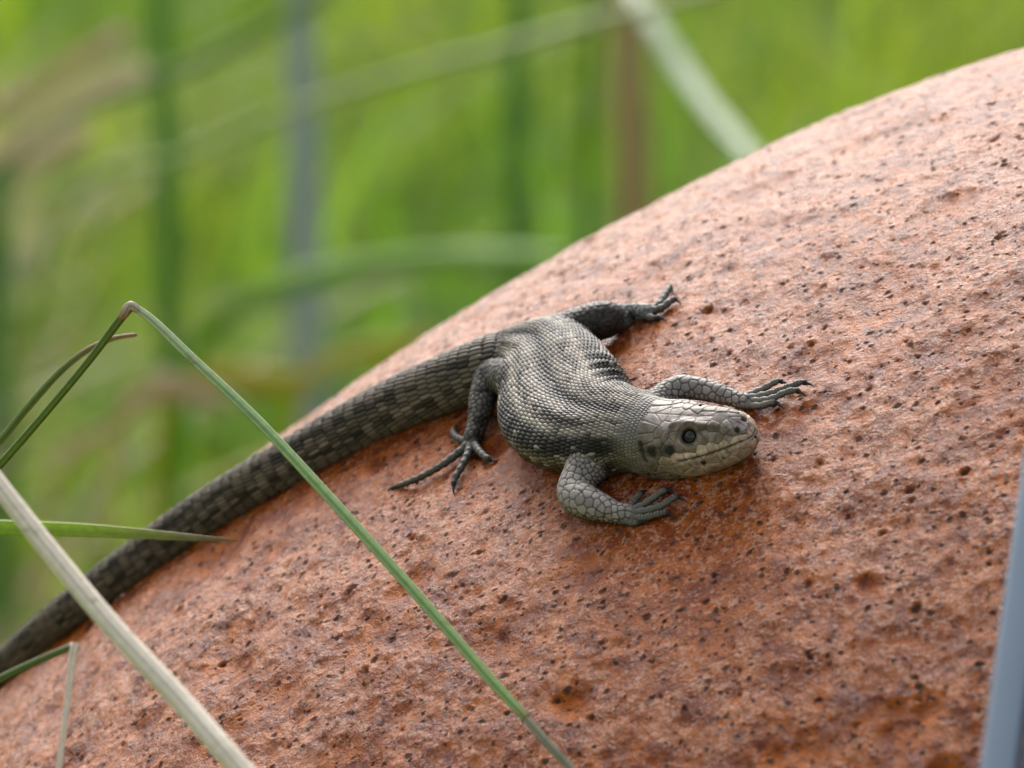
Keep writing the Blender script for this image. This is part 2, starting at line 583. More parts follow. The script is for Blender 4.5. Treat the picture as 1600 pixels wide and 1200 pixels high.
# trunk
sl = slice(i_hip - 20, i_neck + 30)
Ltr, ntr = 1.0, 76
Qr = np.r_[0, np.cumsum(np.diff(S) / np.interp(S[1:], [S_hip - 60, S_hip + 120, S_hip + 330, S_neck], [12.5, 14, 12, 9]))]
Q_s = lambda q: np.interp(q, Qr, S)
Qg = np.repeat(Qr[:, None], K, 1)
edge, d1, bu, bi, bj, wid = scale_field(Qg[sl], Fg[sl], ntr, per[sl][:, None], Ltr, ntr)
dome = sstep(0, .42, edge) * (1 - .35 * np.clip(d1 * 1.4, 0, 1) ** 2)
disp[sl] = 2.5 * dome - 1.6 * bu * sstep(0, .3, edge)
sc_s = Q_s(bi + .5); sc_f = (bj + .5 * (bi % 2)) / ntr
r1 = hashf(bi, bj, 5); r2 = hashf(bi, bj, 9)
af = np.abs(sc_f)
tt = (sc_s - S_hip) / (S_neck - S_hip)
lump = noise2(sc_s / 26 + 11, sc_f * 30 + 50) + .6 * noise2(sc_s / 11 + 3, sc_f * 60 + 9)
G = lambda a, m, w: np.exp(-((a - m) / w) ** 2)
base = np.array([.375, .345, .30])
c3 = np.ones(sc_s.shape + (3,)) * base
def blend(c, k, target): return c * (1 - k[..., None]) + np.array(target) * k[..., None]
c3 = blend(c3, sstep(.12, .20, af), (.105, .080, .048))                           # olive flank
c3 = blend(c3, .5 * sstep(.3, .40, af), (.16, .14, .10))                          # paler belly
c3 = blend(c3, np.clip(1.2 * G(af, .0, .026) * sstep(-.62, -.3, lump), 0, .97), (.022, .021, .019))   # broken dark line down the back
c3 = blend(c3, .92 * G(af, .085, .026) * sstep(-.06, .1, lump), (.030, .027, .021))
c3 = blend(c3, .9 * G(af, .126, .013), (.52, .49, .40))                          # pale side line
c3 = blend(c3, np.clip(1.35 * G(af, .180, .040) * sstep(-.6, -.2, lump + .3 * tt), 0, .96), (.012, .010, .007))     # dark side band
c3 = blend(c3, .5 * G(af, .235, .013), (.30, .275, .20))
c3 = blend(c3, .85 * sstep(.12, .3, lump) * sstep(.22, .27, af), (.03, .028, .02))
c3 = blend(c3, .7 * (r2 > .92) * sstep(.12, .2, af), (.44, .41, .31))
c3 = blend(c3, .75 * (r2 < .13), (.035, .033, .026))
c3 *= (.68 + .64 * r1)[..., None]
c3 *= (.12 + .88 * sstep(.02, .30, edge))[..., None]
colr[sl] = c3
# tail: whorls of longer keeled scales
sl2 = slice(0, i_hip + 20)
Ltl, ntl = 23., 36
edge, d1, bu, bi, bj, wid = scale_field(Sg[sl2], Fg[sl2], ntl, per[sl2][:, None], Ltl, ntl)
ring = np.abs((Sg[sl2] / Ltl) % 1 - .5) * 2
d_t = 3.8 * sstep(0, .4, edge) * (1 - .5 * d1) - 3.6 * bu
sc_s = (bi + .5) * Ltl; sc_f = (bj + .5 * (bi % 2)) / ntl; af = np.abs(sc_f)
r1 = hashf(bi, bj, 5); r2 = hashf(bi, bj, 9)
lump = noise2(sc_s / 34 + 60, sc_f * 20 + 5)
lump2 = noise2(sc_s / 34 + 12, sc_f * 9 + 70)
c4 = np.ones(sc_s.shape + (3,)) * np.array([.18, .155, .12])
nearhip = sstep(S_hip - 900, S_hip - 100, sc_s)
ph = np.sin(sc_s * 2 * math.pi / 50 + 8 * lump + 5 * lump2 + np.where(af < .08, 2.2, 0) + np.where(af > .19, 1.4, 0)) + 1.7 * noise2(sc_s / 19, sc_f * 31 + 3)
c4 = blend(c4, .88 * sstep(-.1, .35, ph) * G(af, .12, .055), (.018, .017, .014))
c4 = blend(c4, .9 * sstep(.0, .5, -ph) * G(af, .0, .035), (.03, .028, .024))
c4 = blend(c4, .85 * sstep(-.35, .2, ph) * G(af, .255, .05), (.018, .016, .012))
c4 = blend(c4, .5 * sstep(.1, .9, -ph) * G(af, .225, .035) * (.35 + .65 * nearhip), (.42, .38, .29))
c4 = blend(c4, .55 * sstep(.31, .38, af), (.11, .088, .062))
c4 *= (.75 + .5 * r1)[..., None]
c4 *= (.2 + .8 * sstep(.02, .26, edge))[..., None]
kk = hip_w[sl2][..., None]
disp[sl2] = d_t * (1 - hip_w[sl2]) + disp[sl2] * hip_w[sl2]
colr[sl2] = c4 * (1 - kk) + colr[sl2] * kk

# ----- head plates, placed by eye on the side the photograph shows, mirrored to the other
hs_ = slice(i_neck - 25, NRb)
hv = verts[hs_]; hn = nor[hs_]
def proj(v):
    w = FPX / (FPX - v[..., 2])
    return 800 + v[..., 0] * w, 600 - v[..., 1] * w
hx, hy = proj(hv)
facing = (hn * (EYE - hv)).sum(-1) > 0
def find(px, py):
    d = (hx - px) ** 2 + (hy - py) ** 2 + np.where(facing, 0, 1e6)
    return np.unravel_index(np.argmin(d), d.shape)
def z1(cx, cy): return 850 + cx * .275, 540 + cy * .275     # readings from an enlargement
seeds = []          # row, col, colour id
def seed(cx, cy, cid, mirror=True):
    i, j = find(*z1(cx, cy))
    seeds.append((i, j, cid))
    if mirror: seeds.append((i, (K - j) % K, cid))
TOP, SIDE, LAB, JAW, DRK, TMP = range(6)
for cx, cy in [(640, 425), (690, 375), (770, 345), (725, 420), (820, 395), (850, 325), (925, 395), (905, 335), (1005, 405), (990, 350),
               (950, 308), (1045, 345), (1085, 395), (1135, 390), (1150, 440), (1075, 440)]:
    seed(cx, cy, TOP)
for cx, cy in [(740, 465), (820, 450), (900, 455), (960, 470), (1030, 480), (905, 520), (990, 525), (1060, 505), (1130, 490), (735, 520), (760, 580), (830, 590)]:
    seed(cx, cy, SIDE)
for k, (cx, cy) in enumerate([(690, 650), (765, 635), (835, 622), (900, 605), (965, 582), (1025, 560), (1080, 540), (1135, 518), (1180, 500)]):
    seed(cx, cy, LAB)
for cx, cy in [(700, 695), (790, 682), (870, 662), (950, 640), (1020, 615), (1085, 590), (1150, 558), (1190, 535), (740, 740), (850, 715), (960, 690), (1060, 650), (1140, 605)]:
    seed(cx, cy, JAW)
for cx, cy in [(610, 470), (650, 505), (605, 525), (655, 555), (695, 525), (615, 575), (650, 610), (700, 595), (620, 640)]:
    seed(cx, cy, TMP)
si = np.array([s[0] for s in seeds]); sj = np.array([s[1] for s in seeds]); sid = np.array([s[2] for s in seeds])
sp3 = hv[si, sj]
flat = hv.reshape(-1, 3)
F1 = np.full(len(flat), 1e9); F2 = F1.copy(); ID = np.zeros(len(flat), int)
for k in range(len(sp3)):
    d = np.linalg.norm(flat - sp3[k], axis=1)
    m = d < F1
    F2 = np.where(m, F1, np.minimum(F2, d)); ID = np.where(m, k, ID); F1 = np.where(m, d, F1)
F1, F2, ID = (a.reshape(hv.shape[:2]) for a in (F1, F2, ID))
edge = F2 - F1
rH = hashf(ID.astype(float), ID * .37, 3)
palette = np.array([[.37, .34, .345], [.235, .205, .165], [.54, .46, .385], [.44, .375, .32], [.04, .035, .03], [.20, .178, .145]])
mott = fbm3(hv / 13 + 40, 3) + .7 * fbm3(hv / 4.5 + 9, 2)
hc = palette[sid[ID]] * (.80 + .40 * rH)[..., None] * (1 + .75 * mott)[..., None] * np.array([1.03, 1.0, .95])
far_from = sstep(22, 30, F1)                       # throat and nape: fine granules instead of plates
e2, dd1, bu2, bi2, bj2, _ = scale_field(Sg[hs_], Fg[hs_], 70, per[hs_][:, None], 6.5, 70)
hd_ = np.where(np.isin(sid[ID], (TOP, JAW)), 1.0, 1.5) * sstep(0, 3.0, edge) * (1 - far_from) + 1.6 * sstep(0, .4, e2) * far_from
gcol = np.ones(hc.shape) * np.array([.24, .22, .17]) * (.75 + .5 * hashf(bi2, bj2, 4))[..., None]
up_f = 1 - sstep(.10, .2, np.abs(Fg[hs_]))
gcol = gcol * (1 - up_f[..., None]) + np.array([.235, .23, .215]) * up_f[..., None]
gcol *= (.3 + .7 * sstep(.02, .3, e2))[..., None]
hc = hc * (.50 + .50 * sstep(.2, 1.8, edge))[..., None] * (1 - far_from[..., None]) + gcol * far_from[..., None]

def polydist(pts):
    p = np.array([hv[find(*z1(*q))] for q in pts]); best = np.full(hv.shape[:2], 1e9)
    for side in (0, 1):
        if side:
            ij = [find(*z1(*q)) for q in pts]; p = np.array([hv[i, (K - j) % K] for i, j in ij])
        for a, b in zip(p[:-1], p[1:]):
            ab = b - a; t = np.clip(((hv - a) @ ab) / max(ab @ ab, 1e-9), 0, 1)
            best = np.minimum(best, np.linalg.norm(hv - a - t[..., None] * ab, axis=-1))
    return best
def paint(k, target):
    global hc
    hc = hc * (1 - k[..., None]) + np.array(target) * k[..., None]
def spot(cx, cy, r, k, target, depth=0., soft=.5):
    global hd_
    d = polydist([(cx, cy), (cx + 1, cy)])
    w = 1 - sstep(r * (1 - soft), r * (1 + soft * .4), d)
    paint(w * k, target); hd_ = hd_ - depth * w
# dark eye stripe
d = polydist([(560, 590), (640, 600), (720, 575)]); paint(.6 * (1 - sstep(4, 12, d)), (.045, .036, .026))
d = polydist([(900, 470), (985, 470)]); paint(.6 * (1 - sstep(2, 7, d)), (.05, .04, .03))
d = polydist([(910, 545), (960, 520), (1060, 500)]); paint(.4 * (1 - sstep(2, 8, d)), (.12, .085, .045))
for q in [(622, 595, 10, .93), (722, 592, 9, .95), (905, 665, 5.0, .95), (1018, 635, 3, .7), (595, 730, 4.5, .9), (628, 728, 4, .9), (770, 740, 3.2, .9), (720, 732, 3, .8), (600, 768, 3.5, .9), (795, 708, 2.5, .7), (840, 715, 2.3, .6), (690, 715, 2.5, .6)]:
    spot(*q[:3], q[3], (.02, .018, .016))
# mouth
mouth = [(765, 655), (850, 640), (920, 622), (990, 598), (1060, 570), (1120, 545), (1170, 520), (1205, 505)]
d = polydist(mouth)
hd_ -= 3.0 * np.exp(-(d / 1.9) ** 2) - 1.2 * np.exp(-((d - 6) / 3.5) ** 2)
paint(.8 * (1 - sstep(.6, 2.2, d)), (.07, .045, .03))
spot(1098, 478, 5.2, .97, (.012, .01, .01), 4.0)           # nostril
d = polydist([(548, 560), (560, 610), (580, 655)])
w = 1 - sstep(2.5, 6, d); paint(w * .7, (.03, .025, .02)); hd_ -= 4 * w     # ear opening
# brow, lids and socket
ei, ej = find(*z1(822, 513))
EC = hv[ei, ej]; EN = hn[ei, ej]
EC2 = hv[ei, (K - ej) % K]; EN2 = hn[ei, (K - ej) % K]
eye_r = 13.6
Th = T[i_neck - 25:][ei]; Nh = N[i_neck - 25:][ei]
for c_, n_ in ((EC, EN), (EC2, EN2)):
    rel = hv - c_
    av = rel @ Th; nv = rel @ Nh; ov = np.sqrt(np.maximum((rel ** 2).sum(-1) - av ** 2 - nv ** 2, 0))
    d = np.sqrt((av / 1.16) ** 2 + ((nv + 1.0) / .86) ** 2 + (ov * .8) ** 2)
    up_l = sstep(-6, 8, nv)
    hd_ += (.6 + 2.6 * up_l if c_ is EC else .6) * np.exp(-((d - 16.5) / 5.0) ** 2) - 12 * (1 - sstep(7.5, 11.5, d))
    paint(.8 * (1 - sstep(12.5, 16, d)), (.055, .045, .034))
    paint(.8 * np.exp(-((d - 17.8) / 1.6) ** 2) * (1 - up_l), (.30, .26, .19))
    paint(.55 * np.exp(-((d - 13.8) / 1.0) ** 2), (.20, .175, .13))
    paint(.7 * np.exp(-((d - 18) / 2.6) ** 2) * up_l, (.06, .048, .036))
    paint(1 - sstep(10, 12, d), (.010, .009, .008))
d = polydist([(735, 452), (800, 438), (880, 450), (930, 462)])
hd_ += np.where(Fg[hs_] * fr[ej] > 0, 4.0, .8) * np.exp(-(d / 7) ** 2)
# cheek bulge
d = polydist([(660, 600), (670, 600)]); hd_ += 5 * np.exp(-(d / 26) ** 2)
bl = sstep(-20, 25, S[hs_] - S_neck)[:, None]
disp[hs_] = disp[hs_] * (1 - bl) + hd_ * bl
colr[hs_] = colr[hs_] * (1 - bl[..., None]) + hc * bl[..., None]
# folds of the flank on the inside of the bend, and the neck fold
tt = (Sg - S_hip) / (S_neck - S_hip)
fold = (np.where(Fg * fr[ej] > 0, 1.0, 4.2) * np.sin(Sg / 7.5 + 2.2 * noise2(Sg / 60, Fg * 8)) * sstep(.1, .2, np.abs(Fg)) * G(tt, .62, .16) * (1 - sstep(.3, .36, np.abs(Fg)))
        + (3.0 * G(np.abs(Fg), .075, .025) - 5.0 * G(np.abs(Fg), 0, .028)) * sstep(-.1, .1, tt) * (1 - sstep(.75, .95, tt)))
disp = disp + fold
base_verts = verts.copy()

# ----- limbs
parts = []      # dict(v grid, nor grid, kind)
def limb(nodes, kind, around=56, step=1.6, flat=1.0, ring=0):
    nd = np.array([[*(on(px, py, h)), r] for px, py, h, r in nodes], float)
    q, s = cat_rom(nd, step)
    # round end
    r_end = q[-1, 3]
    pp, rr = q[:, :3], np.maximum(q[:, 3] * (.80 if kind.endswith('toe') else 1), .6)
    tail = s[-1] - s
    rr = rr * np.sqrt(np.clip(1 - (1 - np.clip(tail / (r_end * 1.1), 0, 1)) ** 2, .002, 1))
    if kind.endswith('toe'): rr = rr * (1 + .13 * np.cos(2 * math.pi * s / 15.0 + 1.0))
    t, n_, b = frames(pp, np.array([nrm(x) for x in pp]))
    th = np.linspace(0, 2 * math.pi, around, endpoint=False)
    v = pp[:, None] + rr[:, None, None] * (np.cos(th)[None, :, None] * b[:, None] + flat * np.sin(th)[None, :, None] * n_[:, None])
    nn = vnormals(v)
    if ((v - pp[:, None]) * nn).sum() < 0: nn = -nn
    parts.append(dict(v=v, n=nn, s=s, kind=kind, th=th, rr=rr, owner=kind.split(':')[0]))
    if kind.endswith('toe'):
        e = pp[-1]; dr = unit(pp[-1] - pp[-5]); up_ = nrm(e)
        dr = unit(dr - .3 * up_ * (dr @ up_))
        cl = np.array([[*(e - dr * 5), 2.6], [*(e + dr * 1 + up_ * 1.2), 2.3], [*(e + dr * 6 + up_ * .6), 1.5], [*(e + dr * 10.5 - up_ * 2.0), .35]])
        q2, s2 = cat_rom(cl, 1.2)
        t2, n2, b2 = frames(q2[:, :3], np.repeat(up_[None], len(q2), 0)); th2 = np.linspace(0, 2 * math.pi, 12, endpoint=False)
        v2 = q2[:, None, :3] + q2[:, 3][:, None, None] * (np.cos(th2)[None, :, None] * b2[:, None] + np.sin(th2)[None, :, None] * n2[:, None])
        m2 = vnormals(v2)
        if ((v2 - q2[:, None, :3]) * m2).sum() < 0: m2 = -m2
        parts.append(dict(v=v2, n=m2, s=s2, kind=kind.split(':')[0] + ':claw', th=th2, rr=q2[:, 3], owner=kind.split(':')[0], add=np.zeros(v2.shape[:2])))

# near fore limb
limb([(945, 695, 42, 22), (925, 722, 38, 27), (904, 752, 33, 28), (899, 772, 30, 27), (916, 785, 28, 26), (941, 794, 22, 21), (962, 801, 16, 16), (980, 804, 11, 15), (992, 806, 9, 13)], 'fore1:limb', 88)
for f in ([(968, 799, 12, 8), (984, 790, 13, 6.5), (996, 777, 12, 6), (1003, 770, 8, 4.5), (1006, 769, 5, 3)],
          [(975, 800, 12, 8), (1000, 792, 14, 7), (1020, 779, 15, 6.5), (1036, 768, 12, 6), (1044, 767, 7, 4.5), (1048, 769, 4, 2.5)],
          [(980, 803, 11, 8), (1010, 798, 13, 7), (1034, 790, 14, 6.5), (1052, 778, 11, 6), (1060, 776, 7, 4.5), (1065, 779, 4, 2.5)],
          [(980, 807, 9, 8), (1005, 809, 9, 6.5), (1026, 804, 9, 6), (1040, 801, 8, 5.5), (1047, 803, 5, 3.5), (1050, 805, 3, 2.3)],
          [(970, 810, 8, 8), (988, 817, 7, 6.5), (1002, 816, 5, 4.5), (1007, 816, 3, 2.5)]):
    limb(f, 'fore1:toe', 28, 1.3)
# far fore limb
limb([(985, 652, 45, 18), (1020, 634, 40, 19), (1045, 614, 34, 20), (1062, 606, 32, 19), (1090, 607, 27, 17), (1120, 614, 20, 15), (1145, 622, 13, 12), (1163, 627, 9, 12), (1176, 628, 8, 10)], 'fore2:limb', 80)
for f in ([(1160, 621, 10, 7), (1190, 609, 11, 6), (1207, 599, 10, 5.5), (1218, 595, 7, 4.5), (1225, 598, 4, 2.5)],
          [(1165, 624, 9, 7), (1205, 614, 10, 6), (1235, 603, 9, 5.5), (1254, 597, 7, 5), (1263, 600, 4, 2.5)],
          [(1170, 628, 8, 7), (1205, 623, 9, 6), (1230, 612, 9, 5.5), (1244, 610, 7, 5), (1252, 614, 4, 2.5)],
          [(1160, 633, 7, 7), (1188, 634, 7, 6), (1206, 629, 7, 5.5), (1214, 630, 5, 4), (1218, 633, 3, 2.3)]):
    limb(f, 'fore2:toe', 28, 1.3)
# near hind limb
limb([(822, 608, 36, 28), (795, 594, 46, 28), (770, 592, 46, 25), (757, 612, 40, 22), (751, 640, 29, 19), (745, 665, 19, 15), (739, 684, 12, 14), (732, 695, 8, 12)], 'hind1:limb', 80)
for f in ([(737, 690, 10, 9), (716, 708, 10, 7.5), (690, 727, 9, 6.5), (660, 744, 8, 6), (634, 755, 7, 5.2), (618, 760, 5, 4), (611, 764, 2, 2.2)],
          [(737, 692, 9, 9), (729, 714, 11, 7), (719, 733, 10, 6.3), (711, 747, 8, 6), (709, 757, 5, 4), (709, 763, 2, 2.2)],
          [(734, 690, 10, 9), (718, 686, 11, 6.5), (709, 678, 11, 6), (709, 671, 8, 4.5), (712, 667, 5, 2.5)],
          [(740, 693, 9, 8), (750, 706, 10, 6.5), (760, 715, 8, 5.8), (767, 718, 5, 4.5), (771, 720, 3, 2.3)]):
    limb(f, 'hind1:toe', 28, 1.4)
# far hind limb
limb([(850, 534, 36, 30), (884, 518, 40, 28), (914, 507, 42, 30), (943, 500, 36, 30), (962, 496, 24, 23), (986, 489, 15, 15), (1010, 488, 11, 13), (1024, 487, 9, 10)], 'hind2:limb', 80)
for f in ([(1008, 488, 11, 9), (1030, 476, 11, 7), (1039, 461, 12, 6), (1045, 450, 10, 5), (1048, 447, 6, 3), (1050, 452, 3, 2)],
          [(1010, 489, 10, 9), (1034, 481, 11, 7), (1048, 470, 10, 6), (1056, 467, 7, 4.5), (1060, 471, 4, 2.5)],
          [(1004, 492, 9, 9), (1020, 497, 8, 6.5), (1028, 497, 5, 4.5), (1032, 498, 3, 2.5)]):
    limb(f, 'hind2:toe', 28, 1.4)

# smooth union of the limbs with the trunk, toes with their foot
def bvh_of(v):
    nr, nc = v.shape[:2]
    return BVHTree.FromPolygons([tuple(x) for x in v.reshape(-1, 3)], grid_faces(nr, nc).tolist())
cb = np.r_[np.arange(0, NRb, 5)]
body_bvh = bvh_of(base_verts[cb][:, ::8])
def fillet(v, n_, bvh, k, sel=None):
    fl = v.reshape(-1, 3); fn = n_.reshape(-1, 3); out = np.zeros(len(fl)); inside = np.zeros(len(fl))
    rng_ = range(len(fl)) if sel is None else np.where(sel.ravel())[0]
    for i in rng_:
        loc, nr_, _, dist = bvh.find_nearest(fl[i].tolist(), k * 1.5)
        if loc is None: continue
        d = dist
        if (Vector(fl[i].tolist()) - loc).dot(nr_) < 0: d = -dist
        hh = max(k - abs(d), 0) / k
        out[i] = hh * hh * k * .25
    return out.reshape(v.shape[:2])
lim_bvh = {}
for p in parts:
    if p['kind'].endswith('limb'):
        p['add'] = fillet(p['v'], p['n'], body_bvh, 32)
        lim_bvh[p['owner']] = bvh_of(p['v'][::2, ::3])
for p in parts:
    if p['kind'].endswith('toe'):
        p['add'] = fillet(p['v'], p['n'], lim_bvh[p['owner']], 7)
blend_b = np.zeros_like(disp)
for own, b in lim_bvh.items():
    pv = [p for p in parts if p['kind'] == own + ':limb'][0]['v'].reshape(-1, 3)
    lo, hi = pv.min(0) - 25, pv.max(0) + 25
    sel = ((base_verts > lo) & (base_verts < hi)).all(-1)
    sel &= (np.arange(K) % 4 == 0)[None, :] & (np.arange(NRb) % 2 == 0)[:, None]
    q = fillet(base_verts, nor, b, 32, sel)
    q = q.reshape(NRb, K)
    # spread the sparse samples
    q4 = q[::2, ::4]
    full = np.repeat(np.repeat(q4, 2, 0)[:NRb], 4, 1)
    for _ in range(3):
        full = (np.roll(full, 1, 1) + full + np.roll(full, -1, 1) + np.roll(full, 2, 1) + np.roll(full, -2, 1)) / 5
    blend_b = np.maximum(blend_b, full)

verts = verts + nor * (blend_b + disp)[..., None]
all_v = [verts.reshape(-1, 3)]; all_f = [grid_faces(NRb, K)]; all_c = [colr.reshape(-1, 3)]
off = NRb * K

def voro(v, spacing, seedn):
    """random polygon scales over a limb"""
    fl = v.reshape(-1, 3); r = np.random.default_rng(seedn)
    order = r.permutation(len(fl)); chosen = []
    sp_ = spacing.ravel() if isinstance(spacing, np.ndarray) else np.full(len(fl), spacing)
    C = np.zeros((0, 3))
    for i in order[:6000]:
        if len(chosen):
            d2 = ((C - fl[i]) ** 2).sum(1)
            if d2.min() < sp_[i] ** 2: continue
        chosen.append(i); C = fl[chosen]
    f1 = np.full(len(fl), 1e9); f2 = f1.copy(); ID_ = np.zeros(len(fl), int)
    for k, c in enumerate(C):
        d = np.linalg.norm(fl - c, axis=1); m = d < f1
        f2 = np.where(m, f1, np.minimum(f2, d)); ID_ = np.where(m, k, ID_); f1 = np.where(m, d, f1)
    return (f2 - f1).reshape(v.shape[:2]), ID_.reshape(v.shape[:2])

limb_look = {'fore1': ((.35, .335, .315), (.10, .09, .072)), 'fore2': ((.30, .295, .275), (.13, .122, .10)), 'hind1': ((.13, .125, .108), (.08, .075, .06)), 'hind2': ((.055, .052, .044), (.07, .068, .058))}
for q, p in enumerate(parts):
    v, n_, s = p['v'], p['n'], p['s']
    nr, nc = v.shape[:2]
    own = p['owner']; top_c, low_c = limb_look[own]
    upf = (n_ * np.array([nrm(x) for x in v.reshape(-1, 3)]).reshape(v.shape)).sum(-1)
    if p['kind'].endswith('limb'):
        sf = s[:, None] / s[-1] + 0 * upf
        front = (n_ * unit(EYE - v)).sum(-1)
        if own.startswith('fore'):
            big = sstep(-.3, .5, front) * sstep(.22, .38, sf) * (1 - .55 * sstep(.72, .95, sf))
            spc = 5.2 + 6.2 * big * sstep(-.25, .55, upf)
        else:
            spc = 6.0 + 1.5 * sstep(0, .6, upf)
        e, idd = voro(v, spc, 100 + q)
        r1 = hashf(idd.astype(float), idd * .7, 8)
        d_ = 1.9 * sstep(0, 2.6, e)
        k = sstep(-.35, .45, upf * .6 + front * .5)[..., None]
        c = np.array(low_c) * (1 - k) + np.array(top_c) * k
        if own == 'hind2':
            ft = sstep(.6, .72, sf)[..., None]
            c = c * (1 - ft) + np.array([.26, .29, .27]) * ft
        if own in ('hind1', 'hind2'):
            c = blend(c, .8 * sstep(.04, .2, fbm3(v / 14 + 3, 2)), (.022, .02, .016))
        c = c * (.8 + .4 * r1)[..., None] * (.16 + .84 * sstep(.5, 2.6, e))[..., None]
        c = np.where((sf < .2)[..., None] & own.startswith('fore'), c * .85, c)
    else:
        ph = (s / 5.2)[:, None] + .12 * np.sin(p['th'])[None]
        w_ = np.abs((ph % 1) - .5) * 2
        d_ = 1.0 * (1 - w_ ** 4)
        tipk = sstep(s[-1] - 14, s[-1] - 6, s)[:, None, None]
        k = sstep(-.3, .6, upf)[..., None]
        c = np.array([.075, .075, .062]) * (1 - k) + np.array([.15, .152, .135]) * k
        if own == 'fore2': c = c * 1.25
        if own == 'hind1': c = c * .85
        c = c * (1 - .7 * (w_ > .86)[..., None])
        c = c * (1 - tipk) + np.array([.022, .02, .02]) * tipk
    if p['kind'].endswith('claw'):
        d_ = np.zeros(v.shape[:2]); c = np.ones(v.shape) * np.array([.045, .036, .028])
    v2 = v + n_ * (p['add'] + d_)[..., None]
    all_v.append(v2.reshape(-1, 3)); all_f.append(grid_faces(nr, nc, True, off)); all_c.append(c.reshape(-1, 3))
    # close the toe end
    off += nr * nc
me = make_mesh('lizard', np.vstack(all_v), np.vstack(all_f), mat_skin(), {'skin': np.clip(np.vstack(all_c) * np.array([.84, .775, .73]), .004, .9)})
lizard = add('lizard', me, 'grey brown scaly lizard basking on rust, long tail trailing to the left', 'lizard')

def eye(c_, n_):
    ax = unit(n_); c0 = c_ - ax * (eye_r - 2.0)
    th = np.linspace(0, math.pi, 33); ph = np.linspace(0, 2 * math.pi, 48, endpoint=False)
    e1 = unit(np.cross(ax, [0, 0, 1.0])); e2 = np.cross(ax, e1)
    v = c0 + eye_r * (np.cos(th)[:, None, None] * ax + np.sin(th)[:, None, None] * (np.cos(ph)[None, :, None] * e1 + np.sin(ph)[None, :, None] * e2))
    a = np.repeat(th[:, None], 48, 1)
    iris = sstep(.42, .5, a) * (1 - sstep(.72, .85, a))
    c = np.array([.006, .006, .006]) + iris[..., None] * np.array([.014, .012, .009])
    return v.reshape(-1, 3), grid_faces(33, 48), c.reshape(-1, 3)
t = NT('eye'); t.link(t.attr('tint', 'Color'), t.b.inputs['Base Color']); t.b.inputs['Roughness'].default_value = .1; t.b.inputs['Specular IOR Level'].default_value = .5
for c_, n_ in ((EC, EN), (EC2, EN2)):
    v, f, c = eye(c_, n_)
    add('eye', make_mesh('eye', v, f, t.m, {'tint': c}), parent=lizard)


# ------------------------------------------------------------------ stalks and blades close to the lens
def strand(nodes, colours, flat=1.0, around=14, step=6.0, keel=0.0, ribs=0, main=None):
    """solid stalk along rows (x, y, z, radius); colours = list of (fraction, rgb)"""
    q, s = cat_rom(nodes, step)
    pp, rr = q[:, :3], np.maximum(q[:, 3], .3)
    t, n_, b = frames(pp, np.repeat(np.array([[0.12, .25, 1.0]]), len(pp), 0))
    th = np.linspace(0, 2 * math.pi, around, endpoint=False)
    rad = 1 + keel * np.cos(th * 3)
    if ribs: rad = rad + .06 * np.cos(th * ribs)
    v = pp[:, None] + rr[:, None, None] * ((np.cos(th) * rad)[None, :, None] * b[:, None] + flat * (np.sin(th) * rad)[None, :, None] * n_[:, None])
    fr_ = s / s[-1]
    if main is not None:       # colours run between these two rows only
        k0, k1 = (int(np.argmin(np.linalg.norm(pp - np.array(nodes[m][:3]), axis=1))) for m in main)
        fr_ = np.clip((s - s[k0]) / (s[k1] - s[k0]), 0, 1)
    cs = np.stack([np.interp(fr_, [c[0] for c in colours], [c[1][k] for c in colours]) for k in range(3)], 1)
    c = np.repeat(cs[:, None], around, 1)
    rib = np.repeat((.5 + .5 * np.cos(th * (ribs or 5)))[None], len(pp), 0)
    # end caps
    v = np.concatenate([np.repeat(pp[:1, None], around, 1), v, np.repeat(pp[-1:, None], around, 1)])
    c = np.concatenate([c[:1], c, c[-1:]]); rib = np.concatenate([rib[:1], rib, rib[-1:]])
    return v.reshape(-1, 3), grid_faces(len(v), around), c.reshape(-1, 3), rib.ravel()

M_stalk = mat_blade('stalk', trans=.28, rough=.42, streak=.24)
M_leaf = mat_blade('leaf', trans=.42, rough=.4, streak=.12)
def to_thing(name, label, cat, chunks, mat, group=None, kind=None, world=False):
    vs, fs, cs, rs = [], [], [], []; o = 0
    for v, f, c, r in chunks:
        vs.append(v); fs.append(f + o); cs.append(c); rs.append(r); o += len(v)
    return add(name, make_mesh(name, np.vstack(vs), np.vstack(fs), mat, {'tint': np.vstack(cs), 'rib': np.concatenate(rs)}, world=world), label, cat, group, kind)

def run_down(row):
    """carry a stalk from its last row clear of the dome down to the soil"""
    p, r = np.array(row[:3]), row[3]
    w = W(p); c = W(CEN); v = w - c; hz = v.copy(); hz[2] = 0; hz /= np.linalg.norm(hz)
    reach = RAD * U * 1.06
    e0 = math.atan2(v[2], np.hypot(v[0], v[1])); r0 = np.linalg.norm(v)
    out = []
    for k in (.3, .6, .85, 1.0):
        e = e0 * (1 - k); rad = r0 + (max(reach, r0) - r0) * k
        out.append(c + rad * (math.cos(e) * hz + np.array([0, 0, math.sin(e)])))
    g = c + max(reach, r0) * 1.02 * hz; g[2] = -.01; out.append(g)
    return [[*(((q - ORIGIN) / U) @ M3), r * .9] for q in out]
def pz(px, py, z, r): return [*P(px, py, z), r * (FPX - z) / FPX]
